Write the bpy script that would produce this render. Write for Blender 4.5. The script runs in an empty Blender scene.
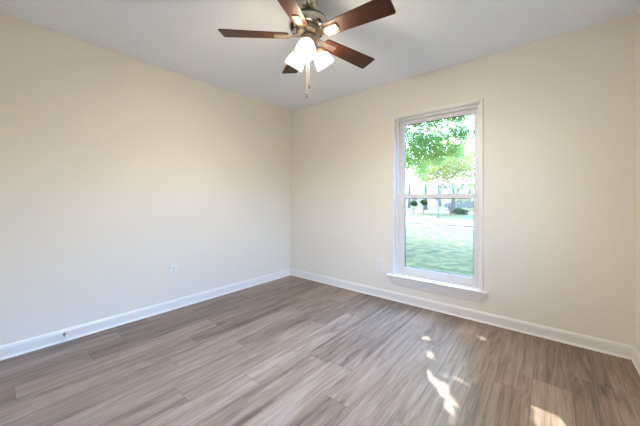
import bpy, bmesh, math, random
import numpy as np
from mathutils import Vector, Matrix
S = bpy.context.scene
C = S.collection
PI = math.pi
R = math.radians

# ------------------------------------------------------------------ camera, sky, sun, exposure
YAW = R(39.6)
CAM = Vector((2.981, -2.917, 1.1325))
cd = bpy.data.cameras.new('camera')
cd.sensor_fit = 'HORIZONTAL'; cd.sensor_width = 36.0
cd.lens = 277.3 / 640 * 36.0
cd.shift_y = -14.0 / 640
cd.clip_start = 0.02; cd.clip_end = 500
cam = bpy.data.objects.new('camera', cd); C.objects.link(cam)
cam.location = CAM; cam.rotation_euler = (PI / 2, 0, YAW)
S.camera = cam

SUN_DIR = Vector((-0.48, 0.90, 1.0)).normalized()          # towards the sun
w = bpy.data.worlds.new('world'); S.world = w; w.use_nodes = True
nt = w.node_tree; nt.nodes.clear()
wo = nt.nodes.new('ShaderNodeOutputWorld'); bg = nt.nodes.new('ShaderNodeBackground')
sk = nt.nodes.new('ShaderNodeTexSky'); sk.sky_type = 'NISHITA'; sk.sun_disc = False
sk.sun_elevation = math.asin(SUN_DIR.z); sk.sun_rotation = math.atan2(SUN_DIR.x, SUN_DIR.y)
sk.air_density = 1.0; sk.dust_density = 0.6; sk.ozone_density = 1.0
SKY_STRENGTH = 3.0
bg.inputs[1].default_value = 1.0
tcw = nt.nodes.new('ShaderNodeTexCoord')
s1 = nt.nodes.new('ShaderNodeVectorMath'); s1.operation = 'SCALE'; s1.inputs['Scale'].default_value = SKY_STRENGTH; nt.links.new(sk.outputs[0], s1.inputs[0])
acc = s1
# two bright bluish glows added to the sky to light the room: one to the right of the front window, one outside the side window
for glow_dir, col, lo, hi in (((0.50, 0.68, 0.58), (7.8, 17.0, 36.0), 0.72, 0.96), ((0.85, -0.22, 0.52), (2.6, 9.0, 19.5), 0.82, 0.97)):
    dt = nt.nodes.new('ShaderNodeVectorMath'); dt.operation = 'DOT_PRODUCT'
    dt.inputs[1].default_value = Vector(glow_dir).normalized(); nt.links.new(tcw.outputs['Generated'], dt.inputs[0])
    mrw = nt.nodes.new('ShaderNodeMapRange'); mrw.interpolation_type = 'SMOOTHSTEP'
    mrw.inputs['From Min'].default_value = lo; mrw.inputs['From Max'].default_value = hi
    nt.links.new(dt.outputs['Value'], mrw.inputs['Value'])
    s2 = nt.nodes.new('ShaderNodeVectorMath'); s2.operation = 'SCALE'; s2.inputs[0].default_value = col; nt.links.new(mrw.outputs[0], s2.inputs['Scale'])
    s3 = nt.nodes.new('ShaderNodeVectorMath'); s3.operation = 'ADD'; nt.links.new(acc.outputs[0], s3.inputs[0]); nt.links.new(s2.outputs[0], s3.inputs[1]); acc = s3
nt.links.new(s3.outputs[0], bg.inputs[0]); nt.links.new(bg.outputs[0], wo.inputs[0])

sl = bpy.data.lights.new('sun', 'SUN'); sl.energy = 12.0; sl.angle = R(0.2); sl.color = (1.0, 0.94, 0.84)
so = bpy.data.objects.new('sun', sl); C.objects.link(so)
so.rotation_euler = SUN_DIR.to_track_quat('Z', 'Y').to_euler(); so.location = (-8, 14, 16)

BULB_STRENGTH = 1520.0
BULB_COLOR = (1.0, 0.89, 0.73)
S.view_settings.view_transform = 'Standard'
S.view_settings.look = 'None'
S.view_settings.gamma = 1.0
S.view_settings.use_curve_mapping = False
S.view_settings.exposure = 0.08
S.cycles.use_denoising = True
S.cycles.max_bounces = 12
S.cycles.diffuse_bounces = 6
S.cycles.transparent_max_bounces = 24
S.cycles.sample_clamp_indirect = 8.0
S.cycles.caustics_reflective = False

# ------------------------------------------------------------------ material helpers
def srgb(r, g, b):
    f = lambda c: (c / 255 / 12.92) if c / 255 <= 0.04045 else ((c / 255 + 0.055) / 1.055) ** 2.4
    return (f(r), f(g), f(b), 1.0)

def mat(name, col=(0.8, 0.8, 0.8, 1), rough=0.5, metal=0.0, spec=0.5):
    m = bpy.data.materials.new(name); m.use_nodes = True
    b = m.node_tree.nodes['Principled BSDF']
    b.inputs['Base Color'].default_value = col
    b.inputs['Roughness'].default_value = rough
    b.inputs['Metallic'].default_value = metal
    b.inputs['Specular IOR Level'].default_value = spec
    return m

class N:
    """small node-tree helper"""
    def __init__(s, m): s.t = m.node_tree; s.b = s.t.nodes.get('Principled BSDF'); s.o = s.t.nodes.get('Material Output')
    def n(s, kind, **k):
        x = s.t.nodes.new(kind)
        for a, v in k.items():
            if a.startswith('i_'): x.inputs[a[2:].replace('_', ' ')].default_value = v
            else: setattr(x, a, v)
        return x
    def l(s, a, b): s.t.links.new(a, b)
    def math(s, op, a, b=None, c=None):
        x = s.t.nodes.new('ShaderNodeMath'); x.operation = op
        for i, v in enumerate((a, b, c)):
            if v is None: continue
            if isinstance(v, (int, float)): x.inputs[i].default_value = v
            else: s.l(v, x.inputs[i])
        return x.outputs[0]

def add_noise_bump(m, scale, strength, dist=0.002, detail=4.0, rough=0.55):
    q = N(m); tc = q.n('ShaderNodeTexCoord'); no = q.n('ShaderNodeTexNoise')
    no.inputs['Scale'].default_value = scale; no.inputs['Detail'].default_value = detail; no.inputs['Roughness'].default_value = rough
    q.l(tc.outputs['Object'], no.inputs['Vector'])
    bp = q.n('ShaderNodeBump'); bp.inputs['Strength'].default_value = strength; bp.inputs['Distance'].default_value = dist
    q.l(no.outputs['Fac'], bp.inputs['Height']); q.l(bp.outputs[0], q.b.inputs['Normal'])
    return no

def noise_color(m, c1, c2, scale, detail=4.0, lo=0.35, hi=0.65, stretch=(1, 1, 1)):
    q = N(m); tc = q.n('ShaderNodeTexCoord'); mp = q.n('ShaderNodeMapping'); mp.inputs['Scale'].default_value = stretch
    no = q.n('ShaderNodeTexNoise'); no.inputs['Scale'].default_value = scale; no.inputs['Detail'].default_value = detail
    q.l(tc.outputs['Object'], mp.inputs[0]); q.l(mp.outputs[0], no.inputs['Vector'])
    cr = q.n('ShaderNodeValToRGB'); cr.color_ramp.elements[0].position = lo; cr.color_ramp.elements[1].position = hi
    cr.color_ramp.elements[0].color = c1; cr.color_ramp.elements[1].color = c2
    q.l(no.outputs['Fac'], cr.inputs[0]); q.l(cr.outputs[0], q.b.inputs['Base Color'])

M = {}
M['wall'] = mat('wall_paint', (0.80, 0.762, 0.688, 1), 0.75, spec=0.25); add_noise_bump(M['wall'], 160, 0.12, 0.001)
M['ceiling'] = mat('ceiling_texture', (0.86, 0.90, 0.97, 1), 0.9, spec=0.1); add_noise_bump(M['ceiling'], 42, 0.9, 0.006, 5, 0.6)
M['trim'] = mat('trim_paint', (0.82, 0.80, 0.78, 1), 0.35)
M['vinyl'] = mat('white_vinyl', (0.73, 0.72, 0.72, 1), 0.35)
M['gasket'] = mat('grey_glazing_spacer', (0.10, 0.11, 0.12, 1), 0.5)
M['plate'] = mat('white_plastic', (0.80, 0.79, 0.77, 1), 0.3)
M['slot'] = mat('dark_slot', (0.03, 0.03, 0.03, 1), 0.6)
M['steel'] = mat('spring_steel', (0.35, 0.34, 0.33, 1), 0.35, 1.0)
M['nickel'] = mat('brushed_nickel', (0.50, 0.45, 0.39, 1), 0.20, 1.0)
q = N(M['nickel']); no = add_noise_bump(M['nickel'], 220, 0.05, 0.0005)
M['iron'] = mat('satin_nickel_bracket', (0.46, 0.37, 0.29, 1), 0.42, 1.0)
M['dark_metal'] = mat('dark_recess', (0.05, 0.045, 0.04, 1), 0.5, 0.6)
M['chain'] = mat('chain_metal', (0.42, 0.36, 0.30, 1), 0.4, 0.9)
M['collar'] = mat('bulb_collar', (0.45, 0.45, 0.44, 1), 0.5)

# blade wood
m = mat('cherry_wood', (0.10, 0.03, 0.015, 1), 0.38, spec=0.3); M['blade'] = m
noise_color(m, (0.014, 0.003, 0.002, 1), (0.048, 0.013, 0.006, 1), 9, 6, 0.3, 0.7, (0.7, 9, 9))

# translucent white glass of the lamp shades
m = bpy.data.materials.new('frosted_glass'); m.use_nodes = True; M['shade'] = m
q = N(m); q.t.nodes.remove(q.b)
tr = q.n('ShaderNodeBsdfTransparent'); tl = q.n('ShaderNodeBsdfTranslucent'); df = q.n('ShaderNodeBsdfDiffuse'); gl = q.n('ShaderNodeBsdfGlossy')
tr.inputs[0].default_value = (1, 0.97, 0.92, 1); tl.inputs[0].default_value = (0.95, 0.92, 0.86, 1); df.inputs[0].default_value = (0.9, 0.88, 0.85, 1)
gl.inputs['Roughness'].default_value = 0.15
a = q.n('ShaderNodeMixShader'); a.inputs[0].default_value = 0.12; q.l(tl.outputs[0], a.inputs[1]); q.l(df.outputs[0], a.inputs[2])
b = q.n('ShaderNodeMixShader'); b.inputs[0].default_value = 0.5; q.l(tr.outputs[0], b.inputs[1]); q.l(a.outputs[0], b.inputs[2])
c = q.n('ShaderNodeMixShader'); c.inputs[0].default_value = 0.05; q.l(b.outputs[0], c.inputs[1]); q.l(gl.outputs[0], c.inputs[2])
q.l(c.outputs[0], q.o.inputs[0])

m = bpy.data.materials.new('lit_bulb'); m.use_nodes = True; M['bulb'] = m
q = N(m); q.t.nodes.remove(q.b); e = q.n('ShaderNodeEmission'); e.inputs[0].default_value = BULB_COLOR + (1,); e.inputs[1].default_value = BULB_STRENGTH
q.l(e.outputs[0], q.o.inputs[0])

# window glass: clear pane with a fresnel reflection
m = bpy.data.materials.new('window_glass'); m.use_nodes = True; M['glass'] = m
q = N(m); q.t.nodes.remove(q.b)
tr = q.n('ShaderNodeBsdfTransparent'); tr.inputs[0].default_value = (0.96, 0.98, 0.98, 1)
gl = q.n('ShaderNodeBsdfGlossy'); gl.inputs['Roughness'].default_value = 0.0
fr = q.n('ShaderNodeFresnel'); ge = q.n('ShaderNodeNewGeometry')
q.l(q.math('SUBTRACT', 1.5, q.math('MULTIPLY', ge.outputs['Backfacing'], 1.5 - 1 / 1.5)), fr.inputs[0])
mx = q.n('ShaderNodeMixShader'); q.l(fr.outputs[0], mx.inputs[0]); q.l(tr.outputs[0], mx.inputs[1]); q.l(gl.outputs[0], mx.inputs[2])
q.l(mx.outputs[0], q.o.inputs[0])

# vinyl plank floor: planks run along Y, 184 mm wide, 1.22 m long, staggered
m = mat('vinyl_plank', (0.2, 0.15, 0.12, 1), 0.36, spec=0.5); M['floor'] = m
q = N(m); tc = q.n('ShaderNodeTexCoord'); sp = q.n('ShaderNodeSeparateXYZ'); q.l(tc.outputs['Object'], sp.inputs[0])
PW, PL = 0.184, 1.22
u = q.math('DIVIDE', q.math('SUBTRACT', sp.outputs[0], 0.14 - PW * 20), PW)
row = q.math('FLOOR', u); fu = q.math('FRACT', u)
wn = q.n('ShaderNodeTexWhiteNoise', noise_dimensions='1D'); q.l(row, wn.inputs['W'])
v = q.math('ADD', q.math('DIVIDE', q.math('ADD', sp.outputs[1], 40.0), PL), q.math('MULTIPLY', wn.outputs['Value'], 7.0))
col = q.math('FLOOR', v); fv = q.math('FRACT', v)
idv = q.n('ShaderNodeCombineXYZ'); q.l(row, idv.inputs[0]); q.l(col, idv.inputs[1])
wid = q.n('ShaderNodeTexWhiteNoise', noise_dimensions='2D'); q.l(idv.outputs[0], wid.inputs['Vector'])
# grain coordinates shifted per plank
gx = q.math('ADD', sp.outputs[0], q.math('MULTIPLY', wid.outputs['Value'], 37.0))
gy = q.math('ADD', sp.outputs[1], q.math('MULTIPLY', wid.outputs['Value'], 91.0))
def grain(sx, sy, scale, detail, rough=0.6, dist=0.0):
    cv = q.n('ShaderNodeCombineXYZ'); q.l(q.math('MULTIPLY', gx, sx), cv.inputs[0]); q.l(q.math('MULTIPLY', gy, sy), cv.inputs[1])
    t = q.n('ShaderNodeTexNoise'); t.inputs['Scale'].default_value = scale; t.inputs['Detail'].default_value = detail
    t.inputs['Roughness'].default_value = rough; t.inputs['Distortion'].default_value = dist
    q.l(cv.outputs[0], t.inputs['Vector']); return t.outputs['Fac']
g1 = grain(1.0, 0.022, 170, 4, 0.65, 0.25)      # fine streaks
g2 = grain(1.0, 0.075, 22, 6, 0.66, 1.0)       # broad figure
g3 = grain(1.0, 0.20, 13, 3, 0.55, 0.8)        # knots / dark smudges
fig = q.math('ADD', q.math('MULTIPLY', g1, 0.36), q.math('MULTIPLY', g2, 0.64))
val = q.math('ADD', fig, q.math('MULTIPLY', q.math('SUBTRACT', wid.outputs['Value'], 0.5), 0.13))
cr = q.n('ShaderNodeValToRGB'); el = cr.color_ramp.elements
el[0].position = 0.33; el[0].color = (0.055, 0.034, 0.024, 1)
el[1].position = 0.67; el[1].color = (0.335, 0.250, 0.195, 1)
e2 = el.new(0.50); e2.color = (0.218, 0.150, 0.107, 1)
q.l(val, cr.inputs[0])
mr = q.n('ShaderNodeMapRange'); mr.inputs['From Min'].default_value = 0.60; mr.inputs['From Max'].default_value = 0.70
mr.inputs['To Min'].default_value = 0.0; mr.inputs['To Max'].default_value = 0.5; q.l(g3, mr.inputs[0])
mk = q.n('ShaderNodeMix', data_type='RGBA'); q.l(mr.outputs[0], mk.inputs[0]); q.l(cr.outputs[0], mk.inputs[6]); mk.inputs[7].default_value = (0.085, 0.058, 0.044, 1)
# grooves
du = q.math('MULTIPLY', q.math('MINIMUM', fu, q.math('SUBTRACT', 1.0, fu)), PW)
dv = q.math('MULTIPLY', q.math('MINIMUM', fv, q.math('SUBTRACT', 1.0, fv)), PL)
dm = q.math('MINIMUM', du, dv)
gr = q.n('ShaderNodeMapRange'); gr.inputs['From Min'].default_value = 0.0007; gr.inputs['From Max'].default_value = 0.0022
gr.inputs['To Min'].default_value = 0.55; gr.inputs['To Max'].default_value = 1.0; q.l(dm, gr.inputs[0])
vm = q.n('ShaderNodeMix', data_type='RGBA', blend_type='MULTIPLY'); vm.inputs[0].default_value = 1.0
q.l(mk.outputs[2], vm.inputs[6]); q.l(gr.outputs[0], vm.inputs[7]); q.l(vm.outputs[2], q.b.inputs['Base Color'])
hb = q.math('ADD', q.math('MULTIPLY', g1, 0.3), gr.outputs[0])
bp = q.n('ShaderNodeBump'); bp.inputs['Strength'].default_value = 0.25; bp.inputs['Distance'].default_value = 0.0012
q.l(hb, bp.inputs['Height']); q.l(bp.outputs[0], q.b.inputs['Normal'])

# outdoors
M['lawn'] = mat('lawn_grass', (0.2, 0.3, 0.08, 1), 0.95, spec=0.1); noise_color(M['lawn'], (0.022, 0.040, 0.012, 1), (0.130, 0.105, 0.036, 1), 4.0, 12, 0.36, 0.68)
M['concrete'] = mat('pale_concrete', (0.55, 0.53, 0.50, 1), 0.9); noise_color(M['concrete'], (0.13, 0.12, 0.11, 1), (0.18, 0.17, 0.155, 1), 3)
M['asphalt'] = mat('worn_asphalt', (0.42, 0.41, 0.42, 1), 0.9); noise_color(M['asphalt'], (0.055, 0.05, 0.05, 1), (0.085, 0.08, 0.08, 1), 5)
M['bark'] = mat('bark', (0.16, 0.13, 0.11, 1), 0.95); noise_color(M['bark'], (0.05, 0.042, 0.036, 1), (0.14, 0.12, 0.10, 1), 12, 5, 0.3, 0.7, (1, 1, 0.25))
M['pole'] = mat('grey_weathered_pole', (0.10, 0.10, 0.105, 1), 0.9, spec=0.1)
M['white_box'] = mat('white_painted_metal', (0.50, 0.50, 0.49, 1), 0.5)
M['siding'] = mat('pale_siding', (0.40, 0.40, 0.42, 1), 0.8)
M['roof'] = mat('grey_blue_shingles', (0.22, 0.24, 0.29, 1), 0.9)
M['dark_glass'] = mat('dark_pane', (0.05, 0.06, 0.07, 1), 0.1)
M['car_paint'] = mat('dark_car_paint', (0.07, 0.08, 0.09, 1), 0.25)
M['rubber'] = mat('tyre_rubber', (0.03, 0.03, 0.03, 1), 0.8)
def leaf_mat(name, c1, c2, t1):
    m = bpy.data.materials.new(name); m.use_nodes = True; q = N(m); q.t.nodes.remove(q.b)
    tc = q.n('ShaderNodeTexCoord'); no = q.n('ShaderNodeTexNoise'); no.inputs['Scale'].default_value = 1.7; no.inputs['Detail'].default_value = 6
    q.l(tc.outputs['Object'], no.inputs['Vector'])
    cr = q.n('ShaderNodeValToRGB'); cr.color_ramp.elements[0].position = 0.35; cr.color_ramp.elements[1].position = 0.65
    cr.color_ramp.elements[0].color = c1; cr.color_ramp.elements[1].color = c2; q.l(no.outputs['Fac'], cr.inputs[0])
    df = q.n('ShaderNodeBsdfDiffuse'); tl = q.n('ShaderNodeBsdfTranslucent')
    q.l(cr.outputs[0], df.inputs[0])
    mt = q.n('ShaderNodeMix', data_type='RGBA'); mt.inputs[0].default_value = 0.5; q.l(cr.outputs[0], mt.inputs[6]); mt.inputs[7].default_value = t1; q.l(mt.outputs[2], tl.inputs[0])
    mx = q.n('ShaderNodeMixShader'); mx.inputs[0].default_value = 0.55; q.l(df.outputs[0], mx.inputs[1]); q.l(tl.outputs[0], mx.inputs[2]); q.l(mx.outputs[0], q.o.inputs[0])
    return m
M['leaf'] = leaf_mat('bright_leaves', (0.10, 0.20, 0.06, 1), (0.22, 0.33, 0.10, 1), (0.42, 0.58, 0.20, 1))
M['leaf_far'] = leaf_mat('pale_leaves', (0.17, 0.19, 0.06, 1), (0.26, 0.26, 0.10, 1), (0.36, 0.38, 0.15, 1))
M['leaf_dark'] = leaf_mat('dark_leaves', (0.03, 0.05, 0.025, 1), (0.06, 0.09, 0.04, 1), (0.08, 0.12, 0.05, 1))

# ------------------------------------------------------------------ object helpers
def obj(name, bm, m, parent=None, smooth=False, bevel=None):
    if bevel: bmesh.ops.bevel(bm, geom=[e for e in bm.edges], offset=bevel, segments=2, affect='EDGES', profile=0.5)
    bmesh.ops.recalc_face_normals(bm, faces=bm.faces)
    me = bpy.data.meshes.new(name); bm.to_mesh(me); bm.free()
    if smooth:
        for p in me.polygons: p.use_smooth = True
    ob = bpy.data.objects.new(name, me); C.objects.link(ob)
    if m is not None: me.materials.append(m)
    if parent is not None: ob.parent = parent
    return ob
def smooth_angle(ob, deg=35):
    me = ob.data
    for p in me.polygons: p.use_smooth = True
    try: me.set_sharp_from_angle(angle=R(deg))
    except Exception: pass
    return ob
def empty(name, loc=(0, 0, 0), rotz=0, parent=None):
    o = bpy.data.objects.new(name, None); C.objects.link(o); o.location = loc; o.rotation_euler = (0, 0, rotz)
    o.empty_display_size = 0.1
    if parent is not None: o.parent = parent
    return o
def tag(o, label=None, cat=None, group=None, kind=None):
    if label: o['label'] = label
    if cat: o['category'] = cat
    if group: o['group'] = group
    if kind: o['kind'] = kind
    return o
def box(bm, x0, x1, y0, y1, z0, z1):
    r = bmesh.ops.create_cube(bm, size=1.0)
    bmesh.ops.scale(bm, vec=(x1 - x0, y1 - y0, z1 - z0), verts=r['verts'])
    bmesh.ops.translate(bm, vec=((x0 + x1) / 2, (y0 + y1) / 2, (z0 + z1) / 2), verts=r['verts'])
    return r['verts']
def B(*boxes):
    bm = bmesh.new()
    for b in boxes: box(bm, *b)
    return bm
def lathe(bm, prof, n=40, mtx=None):
    rings = []
    for r, z in prof:
        if r < 1e-6: rings.append([bm.verts.new((0, 0, z))])
        else: rings.append([bm.verts.new((r * math.cos(2 * PI * i / n), r * math.sin(2 * PI * i / n), z)) for i in range(n)])
    for a, b in zip(rings[:-1], rings[1:]):
        for i in range(n):
            j = (i + 1) % n
            if len(a) == 1 and len(b) == 1: continue
            if len(a) == 1: bm.faces.new((a[0], b[i], b[j]))
            elif len(b) == 1: bm.faces.new((a[i], a[j], b[0]))
            else: bm.faces.new((a[i], a[j], b[j], b[i]))
    if mtx is not None:
        vs = [v for rg in rings for v in rg]; bmesh.ops.transform(bm, matrix=mtx, verts=vs)
def tube(bm, pts, radii, n=8, cap=True):
    """a tube along points; radii a number or a list"""
    pts = [Vector(p) for p in pts]
    if isinstance(radii, (int, float)): radii = [radii] * len(pts)
    rings = []; ref = None
    for i, p in enumerate(pts):
        d = (pts[min(i + 1, len(pts) - 1)] - pts[max(i - 1, 0)]).normalized()
        if ref is None: ref = d.orthogonal().normalized()
        ref = (ref - d * ref.dot(d)).normalized(); s = d.cross(ref)
        rings.append([bm.verts.new(p + (ref * math.cos(2 * PI * k / n) + s * math.sin(2 * PI * k / n)) * radii[i]) for k in range(n)])
    for a, b in zip(rings[:-1], rings[1:]):
        for k in range(n): bm.faces.new((a[k], a[(k + 1) % n], b[(k + 1) % n], b[k]))
    if cap: bm.faces.new(rings[0][::-1]); bm.faces.new(rings[-1])
def prism(bm, prof, p0, p1, out, up=Vector((0, 0, 1)), shrink0=None, shrink1=None):
    """extrude a profile [(outward, height)] from p0 to p1; shrink: per-end mitre (adds outward*k along the run)"""
    p0, p1, out = Vector(p0), Vector(p1), Vector(out); d = (p1 - p0).normalized()
    a = [bm.verts.new(p0 + out * o + up * h + d * (o * (shrink0 or 0))) for o, h in prof]
    b = [bm.verts.new(p1 + out * o + up * h - d * (o * (shrink1 or 0))) for o, h in prof]
    k = len(prof)
    for i in range(k): bm.faces.new((a[i], a[(i + 1) % k], b[(i + 1) % k], b[i]))
    bm.faces.new(a[::-1]); bm.faces.new(b)

# ------------------------------------------------------------------ room shell
RX, RY, RZ = 3.446, -3.32, 2.44
T = 0.16
OX0, OX1, OZ0, OZ1 = 1.643, 2.488, 0.274, 2.032            # window opening
def struct(name, bm, m, **k):
    o = obj(name, bm, m, **k); o['kind'] = 'structure'; return o
struct('floor', B((-T, RX + T, RY - T, T, -0.12, 0.0)), M['floor'])
struct('ceiling', B((-T, RX + T, RY - T, T, RZ, RZ + 0.12)), M['ceiling'])
struct('wall_left', B((-T, 0, RY - T, T, 0, RZ)), M['wall'])
WY0, WY1, WZ0, WZ1 = -2.80, -1.20, 0.98, 2.06              # unseen window added in the right wall to let blue daylight in
struct('wall_right', B((RX, RX + T, RY - T, WY0, 0, RZ), (RX, RX + T, WY1, T, 0, RZ), (RX, RX + T, WY0, WY1, 0, WZ0), (RX, RX + T, WY0, WY1, WZ1, RZ)), M['wall'])
struct('wall_rear', B((0, RX, RY - T, RY, 0, RZ)), M['wall'])
struct('wall_front', B((0, OX0, 0, T, 0, RZ), (OX1, RX, 0, T, 0, RZ), (OX0, OX1, 0, T, 0, OZ0), (OX0, OX1, 0, T, OZ1, RZ)), M['wall'])
BASE = [(0, 0), (0.020, 0), (0.019, 0.007), (0.014, 0.013), (0.0125, 0.016), (0.0125, 0.074), (0.0105, 0.080), (0.0095, 0.087), (0.006, 0.092), (0.004, 0.096), (0, 0.096)]
def baseboard(name, p0, p1, out, s0, s1):
    bm = bmesh.new(); prism(bm, BASE, p0, p1, out, shrink0=s0, shrink1=s1); return struct(name, bm, M['trim'])
baseboard('baseboard_left', (0, RY, 0), (0, 0, 0), (1, 0, 0), 1, 1)
baseboard('baseboard_front', (0, 0, 0), (RX, 0, 0), (0, -1, 0), 1, 1)
baseboard('baseboard_right', (RX, 0, 0), (RX, RY, 0), (-1, 0, 0), 1, 1)
baseboard('baseboard_rear', (RX, RY, 0), (0, RY, 0), (0, 1, 0), 1, 1)

# ------------------------------------------------------------------ window
win = empty('window_1', (2.066, 0, OZ0)); win['kind'] = 'structure'
win['label'] = 'white single-hung window overlooking the lawn'
def wpart(name, bm, m, parent=None, bevel=None, smooth=False):
    o = obj(name, bm, m, bevel=bevel, smooth=smooth); par = parent or win
    o.parent = par; o.matrix_parent_inverse = Matrix.Translation(-Vector((2.066, 0, OZ0))) if par is win else Matrix.Identity(4)
    return o
CX0, CX1, CZ1 = 1.618, 2.514, 2.058
ST = 0.292                                                     # stool top
def picture_frame(x0, x1, z0, z1, wd, y0, y1, bottom=True, wb=None):
    wb = wb or wd
    bs = [(x0, x0 + wd, y0, y1, z0, z1), (x1 - wd, x1, y0, y1, z0, z1), (x0 + wd, x1 - wd, y0, y1, z1 - wd, z1)]
    if bottom: bs.append((x0 + wd, x1 - wd, y0, y1, z0, z0 + wb))
    return bs
def Bb(boxes, bev):
    bm = bmesh.new()
    for b in boxes:
        t = bmesh.new(); box(t, *b); bmesh.ops.bevel(t, geom=list(t.edges), offset=bev, segments=2, affect='EDGES', profile=0.5)
        me = bpy.data.meshes.new('tmp'); t.to_mesh(me); t.free(); bm.from_mesh(me); bpy.data.meshes.remove(me)
    return bm
wpart('casing', Bb(picture_frame(CX0, CX1, ST, CZ1, 0.025, -0.013, 0.0, False), 0.003), M['trim'])
wpart('jamb_liner', B(*[(OX0, OX0 + 0.006, -0.004, T, ST, OZ1), (OX1 - 0.006, OX1, -0.004, T, ST, OZ1), (OX0 + 0.006, OX1 - 0.006, -0.004, T, OZ1 - 0.006, OZ1)]), M['trim'])
fx0, fx1, fz0, fz1 = OX0 + 0.006, OX1 - 0.006, ST, OZ1 - 0.006
wpart('window_frame', Bb(picture_frame(fx0, fx1, fz0, fz1, 0.024, 0.045, 0.150, True, 0.012), 0.002), M['vinyl'])
# lower (inner) sash
lx0, lx1 = fx0 + 0.024, fx1 - 0.024
LG = (1.736, 2.424, 0.378, 1.140); LT = 1.186
def sash(x0, x1, z0, z1, gx0, gx1, gz0, gz1, y0, y1):
    return [(x0, gx0, y0, y1, z0, z1), (gx1, x1, y0, y1, z0, z1), (gx0, gx1, y0, y1, z0, gz0), (gx0, gx1, y0, y1, gz1, z1)]
ls = wpart('lower_sash', Bb(sash(lx0, lx1, fz0 + 0.012, LT, *LG, 0.062, 0.096), 0.002), M['vinyl'])
us = wpart('upper_sash', Bb(sash(lx0, lx1, 1.150, fz1 - 0.024, 1.722, 2.426, 1.184, 1.963, 0.098, 0.132), 0.002), M['vinyl'])
UG = (1.722, 2.426, 1.184, 1.963)
def ring(g, y0, y1, wd): return B(*[(g[0], g[0] + wd, y0, y1, g[2], g[3]), (g[1] - wd, g[1], y0, y1, g[2], g[3]), (g[0] + wd, g[1] - wd, y0, y1, g[2], g[2] + wd), (g[0] + wd, g[1] - wd, y0, y1, g[3] - wd, g[3])])
wpart('glazing_spacer', ring(LG, 0.076, 0.084, 0.006), M['gasket'], ls)
wpart('glazing_spacer', ring(UG, 0.112, 0.120, 0.006), M['gasket'], us)
def pane(g, y): return B((g[0] + 0.001, g[1] - 0.001, y - 0.0015, y + 0.0015, g[2] + 0.001, g[3] - 0.001))
wpart('pane', pane(LG, 0.080), M['glass'], ls)
wpart('pane', pane(UG, 0.116), M['glass'], us)
bm = bmesh.new()                                              # stool with a rounded nose
nose = [(-0.062, 0.0), (0.030, 0.0), (0.037, 0.003), (0.042, 0.009), (0.042, 0.014), (0.037, 0.020), (0.030, 0.023), (-0.062, 0.023)]
prism(bm, nose, (OX0 + 0.0005, 0, ST - 0.023), (OX1 - 0.0005, 0, ST - 0.023), (0, -1, 0))
for xa, xb in ((1.574, OX0 + 0.0005), (OX1 - 0.0005, 2.548)):
    prism(bm, [(max(o, 0.0), h) for o, h in nose], (xa, 0, ST - 0.023), (xb, 0, ST - 0.023), (0, -1, 0))
wpart('window_stool', bm, M['trim'])
bm = bmesh.new()                                              # apron: slopes in towards the foot, mitred ends
ap = [(0.0, 0.0), (0.007, 0.0), (0.009, 0.006), (0.013, 0.030), (0.022, 0.055), (0.027, 0.075), (0.027, 0.088), (0.0, 0.088)]
k = len(ap); za = ST - 0.023 - 0.088
A = [bm.verts.new((1.617 - o * 1.1 + 0.010, -o, za + h)) for o, h in ap]; D = [bm.verts.new((2.510 + o * 1.1 - 0.010, -o, za + h)) for o, h in ap]
for i in range(k): bm.faces.new((A[i], A[(i + 1) % k], D[(i + 1) % k], D[i]))
bm.faces.new(A[::-1]); bm.faces.new(D)
wpart('apron', bm, M['trim'])

# the added daylight window, out of view in the right wall
WX = RX + 0.09
w2 = struct('window_added', Bb([(WX - .03, WX + .03, WY0, WY0 + .05, WZ0, WZ1), (WX - .03, WX + .03, WY1 - .05, WY1, WZ0, WZ1), (WX - .03, WX + .03, WY0 + .05, WY1 - .05, WZ0, WZ0 + .05),
    (WX - .03, WX + .03, WY0 + .05, WY1 - .05, WZ1 - .05, WZ1), (WX - .03, WX + .03, -2.02, -1.98, WZ0 + .05, WZ1 - .05)], 0.003), M['vinyl'])
obj('pane', B((WX - .002, WX + .002, WY0 + .05, -2.02, WZ0 + .05, WZ1 - .05)), M['glass'], w2)
obj('pane', B((WX - .002, WX + .002, -1.98, WY1 - .05, WZ0 + .05, WZ1 - .05)), M['glass'], w2)

# ------------------------------------------------------------------ ceiling fan
FX, FY = 1.775, -1.5786
fan = empty('ceiling_fan', (FX, FY, RZ))
tag(fan, 'five-blade ceiling fan with dark cherry blades and three lit glass shades', 'ceiling fan')
def fz(z): return z - RZ
def fpart(name, bm, m, parent=fan, sm=True, deg=35):
    o = obj(name, bm, m, parent)
    return smooth_angle(o, deg) if sm else o
bm = bmesh.new(); lathe(bm, [(0, fz(2.44)), (0.060, fz(2.44)), (0.062, fz(2.425)), (0.060, fz(2.40)), (0.050, fz(2.375)), (0.034, fz(2.362)), (0.022, fz(2.360)), (0, fz(2.360))]); fpart('canopy', bm, M['nickel'])
bm = bmesh.new(); lathe(bm, [(0, fz(2.362)), (0.026, fz(2.362)), (0.024, fz(2.352)), (0.012, fz(2.346)), (0.012, fz(2.32)), (0, fz(2.32))]); fpart('downrod', bm, M['dark_metal'])
bm = bmesh.new(); lathe(bm, [(0, fz(2.332)), (0.030, fz(2.332)), (0.046, fz(2.328)), (0.078, fz(2.318)), (0.104, fz(2.302)), (0.113, fz(2.291)), (0.112, fz(2.286)), (0.117, fz(2.284)),
    (0.125, fz(2.272)), (0.126, fz(2.250)), (0.120, fz(2.236)), (0.108, fz(2.228)), (0.086, fz(2.224)), (0, fz(2.224))], 56); mh = fpart('motor_housing', bm, M['nickel'])
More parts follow.
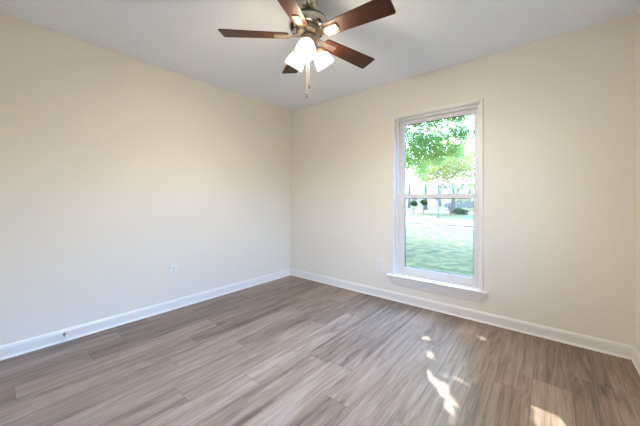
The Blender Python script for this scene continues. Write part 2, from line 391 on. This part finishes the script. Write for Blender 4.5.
bm = bmesh.new(); lathe(bm, [(0.1145, fz(2.2925)), (0.1165, fz(2.290)), (0.1165, fz(2.287)), (0.1145, fz(2.285))], 56); fpart('seam_ring', bm, M['dark_metal'], mh)
for i in range(10):                                           # cooling slots in the lower bowl
    a = 2 * PI * i / 10 + 0.2; t = B((0.088, 0.112, -0.014, 0.014, fz(2.2255), fz(2.2275)))
    bmesh.ops.rotate(t, cent=(0, 0, 0), matrix=Matrix.Rotation(a, 3, 'Z'), verts=t.verts); obj('vent_slot', t, M['dark_metal'], mh)
bm = bmesh.new(); lathe(bm, [(0, fz(2.226)), (0.080, fz(2.226)), (0.082, fz(2.218)), (0.078, fz(2.200)), (0.066, fz(2.190)), (0.052, fz(2.187)), (0, fz(2.187))]); fpart('flywheel', bm, M['iron'])
bm = bmesh.new(); lathe(bm, [(0, fz(2.189)), (0.044, fz(2.189)), (0.050, fz(2.184)), (0.052, fz(2.170)), (0.052, fz(2.135)), (0.056, fz(2.130)), (0.056, fz(2.118)), (0.046, fz(2.104)), (0.026, fz(2.094)), (0.010, fz(2.090)), (0.010, fz(2.080)), (0.005, fz(2.074)), (0, fz(2.074))]); sh = fpart('switch_housing', bm, M['iron'])

def blade_mesh():
    bm = bmesh.new(); L0, L1, w0, w1, th = 0.125, 0.564, 0.097, 0.131, 0.006
    pts = []
    def corner(cx, cy, r, a0):
        for i in range(5): a = a0 + i * PI / 8; pts.append((cx + r * math.cos(a), cy + r * math.sin(a)))
    corner(L1 - 0.012, -w1 / 2 + 0.012, 0.012, -PI / 2); corner(L1 - 0.012, w1 / 2 - 0.012, 0.012, 0)
    corner(L0 + 0.02, w0 / 2 - 0.02, 0.02, PI / 2); corner(L0 + 0.02, -w0 / 2 + 0.02, 0.02, PI)
    lo = [bm.verts.new((x, y, 0)) for x, y in pts]; hi = [bm.verts.new((x, y, th)) for x, y in pts]
    n = len(pts)
    for i in range(n): bm.faces.new((lo[i], lo[(i + 1) % n], hi[(i + 1) % n], hi[i]))
    bm.faces.new(lo[::-1]); bm.faces.new(hi)
    return bm
def iron_mesh():
    bm = bmesh.new()
    # flared plate under the blade, arm back to the flywheel
    sec = [(0.062, 0.017, 0.004), (0.090, 0.014, 0.001), (0.112, 0.016, -0.003), (0.128, 0.021, -0.006), (0.150, 0.023, -0.007), (0.212, 0.026, -0.007), (0.219, 0.023, -0.007), (0.222, 0.014, -0.007)]
    tops = []; bots = []
    for x, h, z in sec:
        tops.append((bm.verts.new((x, -h, z + 0.0065)), bm.verts.new((x, h, z + 0.0065)))); bots.append((bm.verts.new((x, -h * 0.88, z)), bm.verts.new((x, h * 0.88, z))))
    for i in range(len(sec) - 1):
        bm.faces.new((tops[i][0], tops[i][1], tops[i + 1][1], tops[i + 1][0])); bm.faces.new((bots[i][1], bots[i][0], bots[i + 1][0], bots[i + 1][1]))
        bm.faces.new((tops[i][0], tops[i + 1][0], bots[i + 1][0], bots[i][0])); bm.faces.new((tops[i][1], bots[i][1], bots[i + 1][1], tops[i + 1][1]))
    bm.faces.new((tops[0][0], bots[0][0], bots[0][1], tops[0][1])); bm.faces.new((tops[-1][1], bots[-1][1], bots[-1][0], tops[-1][0]))
    return bm
def screw_mesh(x, y):
    bm = bmesh.new(); lathe(bm, [(0, -0.0090), (0.003, -0.0088), (0.004, -0.007), (0, -0.007)], 10, Matrix.Translation((x, y, 0))); return bm
# the fan hangs very slightly out of level
LEAN = Matrix.Rotation(0.033, 4, Vector((-math.sin(YAW), math.cos(YAW), 0)))
first = None
for kbl in range(5):
    a = R(220.22) + kbl * 2 * PI / 5
    if first is None:
        bl = smooth_angle(obj('blade', blade_mesh(), M['blade'], fan)); ir = obj('blade_iron', iron_mesh(), M['iron'], bl); first = (bl, ir) + tuple(obj('screw', screw_mesh(x, y), M['iron'], bl) for x, y in ((0.155, 0.0), (0.195, 0.010), (0.195, -0.010)))
    else:
        bl = first[0].copy(); C.objects.link(bl); bl.parent = fan
        for s in first[1:]: c2 = s.copy(); C.objects.link(c2); c2.parent = bl
    bl.matrix_basis = Matrix.Translation((0, 0, fz(2.184))) @ LEAN @ Matrix.Rotation(a, 4, 'Z') @ Matrix.Rotation(R(-12.2), 4, 'X')
first[1]['label'] = 'pale metal blade bracket'

# lamp shades, each on a short arm from the switch housing
NECK_R, NECK_Z, TILT, SL = 0.064, 2.112, R(35), 0.106
def shade_mesh():
    bm = bmesh.new(); L = SL
    outer = [(0.020, 0.004), (0.030, 0.000), (0.0375, 0.006), (0.042, 0.018), (0.049, 0.048), (0.055, 0.075), (0.0595, 0.098), (0.0610, L)]
    inner = [(r - 0.003, z) for r, z in outer[::-1]]; inner[-1] = (0.017, 0.007); inner[-2] = (0.028, 0.003)
    lathe(bm, outer + [(0.0595, L + 0.001)] + inner, 40); return bm
for kk in range(3):
    a = R((265, 25, 145)[kk] + 39.6)
    d = Vector((math.cos(a), math.sin(a), 0)); ax = d * math.sin(TILT) + Vector((0, 0, -math.cos(TILT)))
    neck = d * NECK_R + Vector((0, 0, fz(NECK_Z)))
    mtx = Matrix.Translation(neck) @ ax.to_track_quat('Z', 'Y').to_matrix().to_4x4()
    bm = bmesh.new(); p0 = d * 0.046 + Vector((0, 0, fz(2.150))); tube(bm, [p0, p0 + d * 0.010 + Vector((0, 0, 0.001)), neck - ax * 0.028, neck - ax * 0.012], 0.011, 14)
    lathe(bm, [(0, -0.016), (0.022, -0.016), (0.027, -0.010), (0.027, 0.004), (0, 0.004)], 28, mtx)
    fpart('lamp_holder', bm, M['iron'])
    s = obj('lamp_shade', shade_mesh(), M['shade'], fan); s.matrix_basis = mtx
    for p in s.data.polygons: p.use_smooth = True
    bm = bmesh.new(); lathe(bm, [(0, 0.004), (0.014, 0.004), (0.015, 0.018), (0.030, 0.034), (0.0375, 0.042), (0.0375, 0.046), (0.030, 0.048), (0, 0.048)], 32)
    cl = smooth_angle(obj('bulb_collar', bm, M['collar'], s))
    bm = bmesh.new(); lathe(bm, [(0.0295, 0.0482), (0.0300, 0.054), (0.0285, 0.062), (0.024, 0.070), (0.016, 0.076), (0.008, 0.0785), (0, 0.079)], 32)
    bu = obj('bulb', bm, M['bulb'], s, smooth=True); bu['label'] = 'lit round bulb'

# two pull chains
def chain(off, z0, z1, fob):
    bm = bmesh.new(); z = z0
    tube(bm, [(off[0], off[1], fz(z0)), (off[0], off[1], fz(z1))], 0.0011, 6)
    while z > z1:
        lathe(bm, [(0, 0.0022), (0.0016, 0.0016), (0.0022, 0), (0.0016, -0.0016), (0, -0.0022)], 8, Matrix.Translation((off[0], off[1], fz(z)))); z -= 0.007
    o = fpart('pull_chain', bm, M['chain'])
    b2 = bmesh.new(); lathe(b2, [(0, 0.002), (0.002, 0), (0.0045, -0.012), (0.006, -0.026), (0.004, -0.034), (0, -0.036)], 14, Matrix.Translation((off[0], off[1], fz(z1))))
    fpart('fob', b2, M[fob], o)
Rv = Vector((math.cos(YAW), math.sin(YAW), 0)); Fv = Vector((-math.sin(YAW), math.cos(YAW), 0))
c1 = Rv * -0.009 - Fv * 0.02; c2 = Rv * 0.005 - Fv * 0.02
chain(c1, 2.10, 1.815, 'nickel'); chain(c2, 2.10, 1.875, 'nickel')

# ------------------------------------------------------------------ outlets and door stop
def outlet(label):
    t = empty('electrical_outlet'); tag(t, label, 'outlet')
    pl = obj('cover_plate', Bb([(-0.038, 0.038, -0.006, 0, -0.060, 0.060)], 0.0025), M['plate'], t)
    for s in (-1, 1):
        bm = bmesh.new(); n = 24; zc = s * 0.0195; pts = []
        for i in range(n):
            a = 2 * PI * i / n; x, z = 0.0172 * math.cos(a), 0.0172 * math.sin(a); pts.append((x, max(-0.0135, min(0.0135, z)) + zc))
        A = [bm.verts.new((x, -0.0058, z)) for x, z in pts]; Bv = [bm.verts.new((x * .96, -0.0080, zc + (z - zc) * .96)) for x, z in pts]
        for i in range(n): bm.faces.new((A[i], A[(i + 1) % n], Bv[(i + 1) % n], Bv[i]))
        bm.faces.new(Bv); rc = obj('receptacle', bm, M['plate'], t)
        sb = B((-0.0075, -0.0053, -0.0086, -0.0079, zc - 0.002, zc + 0.007), (0.0053, 0.0075, -0.0086, -0.0079, zc - 0.001, zc + 0.007), (-0.0022, 0.0022, -0.0086, -0.0079, zc - 0.0095, zc - 0.005))
        obj('slots', sb, M['slot'], rc)
    bm = bmesh.new(); lathe(bm, [(0, 0.0075), (0.0028, 0.007), (0.0034, 0.0058), (0, 0.0058)], 12, Matrix.Rotation(PI / 2, 4, 'X')); obj('screw', bm, M['steel'], t)
    return t
o1 = outlet('white duplex outlet on the wall beside the window'); o1.location = (1.476, 0, 0.387)
o2 = o1.copy(); C.objects.link(o2); o2['label'] = 'white duplex outlet on the long blank left wall'
for ch in list(o1.children):
    c = ch.copy(); C.objects.link(c); c.parent = o2
    for g in ch.children: d = g.copy(); C.objects.link(d); d.parent = c
o2.location = (0, -1.679, 0.407); o2.rotation_euler = (0, 0, PI / 2)
for o in (o1, o2): o['group'] = 'wall outlets'

ds = empty('door_stop', (0.0125, -2.512, 0.060)); tag(ds, 'small spring door stop on the left baseboard', 'door stop')
RXm = Matrix.Rotation(PI / 2, 4, 'Y')
bm = bmesh.new(); lathe(bm, [(0, 0), (0.011, 0), (0.011, 0.003), (0.006, 0.007), (0, 0.007)], 20, RXm); smooth_angle(obj('base', bm, M['steel'], ds))
bm = bmesh.new(); tube(bm, [(0.006 + 0.05 * i / 150, 0.0052 * math.cos(2 * PI * i / 10), 0.0052 * math.sin(2 * PI * i / 10)) for i in range(151)], 0.0013, 6); obj('spring', bm, M['steel'], ds, smooth=True)
bm = bmesh.new(); lathe(bm, [(0, 0.055), (0.0065, 0.055), (0.0072, 0.058), (0.0072, 0.066), (0.005, 0.070), (0, 0.070)], 18, RXm); smooth_angle(obj('tip', bm, M['plate'], ds))

# ------------------------------------------------------------------ outdoors
GZ = -0.25
rng = np.random.default_rng(11)
struct('lawn', B((-70, 60, T + 0.01, 95, GZ - 0.2, GZ), (-70, 60, -40, RY - T - 0.01, GZ - 0.2, GZ), (-70, -T - 0.01, RY - T - 0.01, T + 0.01, GZ - 0.2, GZ), (RX + T + 0.01, 60, RY - T - 0.01, T + 0.01, GZ - 0.2, GZ)), M['lawn'])
struct('sidewalk', B((-70, 60, 10.9, 12.0, GZ, GZ + 0.02)), M['concrete'])
struct('street', B((-70, 60, 12.4, 17.0, GZ, GZ + 0.012)), M['asphalt'])
struct('kerb', B((-70, 60, 12.25, 12.4, GZ, GZ + 0.06)), M['concrete'])
struct('path', B((-70, 60, 25.0, 30.0, GZ, GZ + 0.02)), M['concrete'])

struct('wall_sky_blocker', B((7.0, 7.15, -14, 0.5, GZ, 2.4), (5.6, 5.8, 0.5, 9.5, GZ, 4.6)), M['bark'])  # unseen wall added to block low sky light from side window and lawn
# points on the floor where sun spots lie -> gaps in the crown along those rays
def floor_pt(px, py):
    d = 277.3 * 1.1325 / (py - 199.0); x = (px - 320) / 277.3 * d
    p = CAM + Fv * d + Rv * x; return np.array([p.x, p.y, 0.0])
SPOTS = [(416, 324.5, .035), (419, 325.6, .05), (422, 323.5, .03), (426.4, 337.8, .055), (428, 354.3, .045), (433, 356.8, .045), (429, 370, .04), (430.5, 378, .05), (445.7, 375, .03), (445.7, 385.7, .045),
         (446.7, 396, .05), (443.5, 393, .025), (460, 380, .03), (466, 383, .03), (447.7, 407, .03), (451, 421, .035), (478, 337, .045), (483, 338.5, .045), (472, 386, .03), (456, 408, .035),
         (541, 413, .09), (549, 418, .10), (557, 422, .10), (547, 424, .10), (565, 428, .11), (556, 432, .12), (574, 437, .12)]
SD = np.array(SUN_DIR)
SP = [(floor_pt(x, y), r) for x, y, r in SPOTS]
def leaves(centers, radii, count, size, wide, droop=0.25, gaps=True, seed=1, shell=0.0):
    """leaf cards scattered through ellipsoid clumps; returns verts, faces"""
    rg = np.random.default_rng(seed)
    vol = np.array([r[0] * r[1] * r[2] for r in radii]); vol = vol ** 0.72; pick = rg.choice(len(centers), count, p=vol / vol.sum())
    dirs = rg.normal(size=(count, 3)); dirs /= np.linalg.norm(dirs, axis=1)[:, None]
    rad = (shell + (1 - shell) * rg.random(count)) ** (1 / 2.4)
    P = np.array(centers)[pick] + dirs * rad[:, None] * np.array(radii)[pick]
    sz = size * (0.65 + 0.7 * rg.random(count))
    if gaps:
        keep = np.ones(count, bool)
        for p0, r in SP:
            d = P - p0; t = d @ SD; dist = np.linalg.norm(d - t[:, None] * SD, axis=1); keep &= dist > r * 0.6 + 0.015
        P, sz = P[keep], sz[keep]
    n = len(P)
    ax = rg.normal(size=(n, 3)); ax[:, 2] -= droop * 3; ax /= np.linalg.norm(ax, axis=1)[:, None]
    up = rg.normal(size=(n, 3)); sd = np.cross(ax, up); sd /= np.linalg.norm(sd, axis=1)[:, None]; nm = np.cross(sd, ax)
    h = sz[:, None]
    V = np.stack([P - ax * h * .5, P + sd * h * wide * .5 - ax * h * .05 + nm * h * .10, P + ax * h * .5, P - sd * h * wide * .5 - ax * h * .05 + nm * h * .10], 1).reshape(-1, 3)
    i = np.arange(n) * 4
    F = np.concatenate([np.stack([i, i + 1, i + 2], 1), np.stack([i, i + 2, i + 3], 1)])
    return V, F
def foliage(name, VF, m, parent):
    me = bpy.data.meshes.new(name); V, F = VF
    me.from_pydata([tuple(v) for v in V.tolist()], [], F.tolist()); me.materials.append(m)
    o = bpy.data.objects.new(name, me); C.objects.link(o); o.parent = parent; return o
def tree(name, label, base, trunk_pts, trunk_r, clumps, count, size, lm, gaps=False, seed=1, group=None, wide=0.55, branch_r=1.0, extra=None):
    t = empty(name, base); tag(t, label, 'tree', group)
    bm = bmesh.new(); tube(bm, trunk_pts, trunk_r, 12)
    top = Vector(trunk_pts[-1])
    for c, r in clumps:
        c = Vector(c); st = Vector(trunk_pts[-2]).lerp(top, 0.6); mid = st.lerp(c, 0.5) + Vector((0, 0, 0.25)); r0 = trunk_r[-1] * branch_r
        tube(bm, [st, st.lerp(mid, 0.5) + Vector((0, 0, 0.15)), mid, c], [r0 * .7, r0 * .5, r0 * .38, r0 * .12], 8)
    obj('trunk', bm, M['bark'], t, smooth=True)
    cs = [np.array(c) + np.array(base) for c, r in clumps]
    V, F = leaves(cs, [r for c, r in clumps], count, size, wide, gaps=gaps, seed=seed); V = V - np.array(base)
    if extra:
        V2, F2 = leaves([c for c, r in extra[0]], [r for c, r in extra[0]], extra[1], extra[2], wide, gaps=gaps, seed=seed + 1); F = np.concatenate([F, F2 + len(V)]); V = np.concatenate([V, V2 - np.array(base)])
    foliage('foliage', (V, F), lm, t)
    return t

# big shade tree in front of the window (trunk hidden behind the wall to the left)
cl = []
rr = random.Random(4)
base = (-5.2, 7.6, GZ)
for cx, cy, cz, rx, ry, rz in [(-3.2, 8.6, 6.2, 2.6, 2.4, 2.0), (-1.0, 6.6, 7.0, 2.6, 2.4, 2.0), (-0.6, 9.4, 6.0, 2.4, 2.2, 1.9), (-4.5, 11.0, 7.5, 2.6, 2.5, 2.4), (-1.6, 10.5, 9.0, 3.0, 2.6, 2.4), (-3.4, 7.8, 9.2, 2.8, 2.6, 2.2),
                               (0.3, 5.2, 6.6, 2.0, 1.8, 1.5), (-6.5, 7.5, 8.0, 2.6, 2.6, 2.4), (-2.6, 10.8, 8.4, 2.6, 2.0, 2.2),
                               (-0.6, 5.2, 6.9, 1.5, 1.3, 1.2), (-0.9, 6.0, 7.6, 1.5, 1.3, 1.2), (-0.3, 4.6, 6.1, 1.2, 1.1, 0.9), (0.0, 6.2, 7.4, 1.4, 1.2, 1.1),
                               (-3.6, 6.2, 5.2, 1.2, 1.2, 1.0)]:
    cl.append(((cx - base[0], cy - base[1], cz - base[2]), (rx, ry, rz)))
tree('shade_tree', 'large shade tree with leafy boughs hanging across the upper window', base, [(0, 0, 0), (0.1, 0.1, 1.4), (0.3, 0.2, 3.2), (0.9, 0.4, 5.0)], [0.50, 0.36, 0.30, 0.24], cl, 80000, 0.12, M['leaf'], True, 3,
     extra=([(tuple(CAM + (Vector(c) - CAM) * 0.69), (r[0] * .69, r[1] * .69, r[2] * .69)) for c, r in (((-2.1, 10.0, 3.7), (.8, .7, .9)), ((-1.3, 10.0, 3.7), (.8, .7, .8)), ((-.5, 10.0, 3.7), (.8, .7, .7)), ((.2, 10.1, 4.0), (.6, .6, .5)), ((-2.3, 10.0, 4.9), (.8, .7, .8)), ((-1.4, 10.0, 5.0), (.8, .7, .8)), ((-.6, 10.0, 4.9), (.8, .7, .7)), ((.0, 10.2, 4.8), (.5, .6, .4)),
        ((-1.7, 10.2, 2.7), (.4, .5, .8)), ((-1.0, 10.3, 3.1), (.5, .5, .5)), ((-2.4, 10.4, 2.9), (.3, .5, .4)), ((-.2, 10.4, 3.2), (.4, .4, .4)))], 34000, 0.05))

# trees beyond the street
def far_tree(px, y, h, rw, tr, label, lm, seed, count=2600, trunk_h=None, lsize=0.26):
    s = (px - 320) / 277.3; d = Fv + Rv * s; t = (y - CAM.y) / d.y; x = CAM.x + d.x * t
    th = trunk_h or h * 0.35; rg = random.Random(seed); cl = []
    for i in range(6):
        a = 2 * PI * i / 6 + rg.random(); rad = rw * (0.45 + 0.2 * rg.random())
        cl.append(((math.cos(a) * rad, math.sin(a) * rad, th + (h - th) * (0.25 + 0.5 * rg.random())), (rw * .55, rw * .55, (h - th) * .32)))
    cl.append(((0, 0, h - (h - th) * .3), (rw * .6, rw * .6, (h - th) * .3)))
    return tree('tree', label, (x, y, GZ), [(0, 0, -0.1), (0.05, 0, th * .3), (0.0, 0.05, th * .75), (0.1, 0, th * 1.1)], [tr * 1.35, tr, tr * .9, tr * .75], cl, count, lsize, lm, False, seed, 'trees beyond the street', branch_r=0.35)
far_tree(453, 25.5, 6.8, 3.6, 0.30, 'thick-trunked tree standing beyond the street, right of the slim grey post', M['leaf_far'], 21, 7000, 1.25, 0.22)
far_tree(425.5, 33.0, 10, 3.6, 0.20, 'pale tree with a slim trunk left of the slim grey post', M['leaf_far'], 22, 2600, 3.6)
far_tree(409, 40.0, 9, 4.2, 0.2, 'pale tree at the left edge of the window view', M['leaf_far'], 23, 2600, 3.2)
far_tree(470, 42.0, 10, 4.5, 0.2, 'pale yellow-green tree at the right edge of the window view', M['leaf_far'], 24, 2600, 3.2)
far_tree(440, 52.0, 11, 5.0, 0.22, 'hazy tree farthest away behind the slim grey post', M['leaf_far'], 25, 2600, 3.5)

def place(px, y):
    s = (px - 320) / 277.3; d = Fv + Rv * s; t = (y - CAM.y) / d.y; return (CAM.x + d.x * t, y, GZ)
def small_tree(px, y, h, label, seed):
    b = place(px, y)
    return tree('young_tree', label, b, [(0, 0, -0.05), (0.02, 0, h * .3), (0, 0.02, h * .55), (0.02, 0, h * .75)], [0.06, 0.05, 0.045, 0.03],
                [((0, 0, h * .80), (h * .26, h * .26, h * .2)), ((h * .1, 0, h * .7), (h * .2, h * .2, h * .14))], 500, 0.16, M['leaf_dark'], False, seed, 'young trees by the street')
small_tree(413.7, 23.0, 1.25, 'small dark young tree on the verge, nearer the left sash', 31)
small_tree(423.5, 24.0, 1.35, 'small dark young tree on the verge, nearer the slim grey post', 32)
# shrub at the foot of the thick trunk
b = place(458.5, 24.2); t = empty('shrub', b); tag(t, 'low dark shrub at the foot of the thick tree trunk', 'shrub')
V, F = leaves([np.array([0, 0, .30]), np.array([.45, .1, .22])], [(.5, .4, .32), (.4, .4, .26)], 700, .13, .6, gaps=False, seed=41); foliage('foliage', (V, F), M['leaf_dark'], t)
bm = bmesh.new()
for a in range(5): tube(bm, [(0, 0, -.03), (.2 * math.cos(a * 1.3), .2 * math.sin(a * 1.3), .3)], [.02, .01], 6)
obj('stems', bm, M['bark'], t)
# slim post
b = place(438.3, 17.6); t = empty('post', b); tag(t, 'slim grey post standing at the far edge of the street', 'post')
bm = bmesh.new(); lathe(bm, [(0, -.05), (.07, -.05), (.07, .12), (.045, .16), (.04, 3.3), (0, 3.3)], 16); smooth_angle(obj('pole', bm, M['pole'], t))
bm = bmesh.new(); lathe(bm, [(0, 3.29), (.055, 3.29), (.055, 3.33), (.03, 3.38), (0, 3.40)], 16); smooth_angle(obj('cap', bm, M['pole'], t))
# utility box
b = place(430.6, 11.6); t = empty('utility_box', b); b2 = Bb([(-.19, .19, -.15, .15, 0.02, .44)], .012); tag(t, 'small white utility box by the near edge of the street', 'utility box')
obj('cabinet', b2, M['white_box'], t); obj('lid', Bb([(-.205, .205, -.165, .165, .44, .475)], .01), M['white_box'], t); obj('base_pad', B((-.25, .25, -.2, .2, 0, .02)), M['concrete'], t)
obj('vent', B(*[(-.1, .1, -.153, -.149, .28 + i * .03, .292 + i * .03) for i in range(4)]), M['slot'], t)
# parked car far off
b = place(464.5, 34.0); t = empty('car', b, R(4)); tag(t, 'dark parked car beyond the thick tree trunk', 'car')
bm = bmesh.new(); prof = [(-2.2, .35), (-2.2, .75), (-2.05, .88), (-1.45, .95), (-.75, 1.38), (.75, 1.40), (1.45, .98), (2.05, .90), (2.2, .70), (2.2, .35)]
f = [bm.verts.new((x, -.85, z)) for x, z in prof]; g = [bm.verts.new((x, .85, z)) for x, z in prof]
for i in range(len(prof)): bm.faces.new((f[i], f[(i + 1) % len(prof)], g[(i + 1) % len(prof)], g[i]))
bm.faces.new(f[::-1]); bm.faces.new(g); obj('body', bm, M['car_paint'], t, bevel=.03)
for s in (-1, 1):
    bm = bmesh.new(); pts = [(-1.3, .97), (-.72, 1.32), (.70, 1.34), (1.25, 1.0)]; A = [bm.verts.new((x, s * .86, z)) for x, z in pts]; D = [bm.verts.new((x, s * .84, z)) for x, z in pts]
    for i in range(4): bm.faces.new((A[i], A[(i + 1) % 4], D[(i + 1) % 4], D[i]))
    bm.faces.new(A); bm.faces.new(D[::-1]); obj('side_window', bm, M['dark_glass'], t)
for x in (-1.35, 1.35):
    for s in (-1, 1):
        bm = bmesh.new(); lathe(bm, [(0, -.1), (.28, -.1), (.32, -.07), (.32, .07), (.28, .1), (0, .1)], 20, Matrix.Translation((x, s * .80, .32)) @ Matrix.Rotation(PI / 2, 4, 'X')); smooth_angle(obj('wheel', bm, M['rubber'], t))
# house across the road, far back
b = (-22.0, 62.0, GZ); t = empty('house', b); tag(t, 'pale house with a grey-blue roof far across the street', 'house')
obj('walls', B((-16, 16, -4, 4, 0, 2.5)), M['siding'], t)
bm = bmesh.new(); prism(bm, [(-5, 2.45), (5, 2.45), (0, 4.6)], (-16.8, 0, 0), (16.8, 0, 0), (0, 1, 0)); obj('roof', bm, M['roof'], t)
for x in (-13, -8, -3, 2, 7, 12):
    w_ = obj('window', B((x - .7, x + .7, -4.06, -3.99, .9, 2.1)), M['white_box'], t); obj('pane', B((x - .6, x + .6, -4.08, -4.055, 1.0, 2.0)), M['dark_glass'], w_)
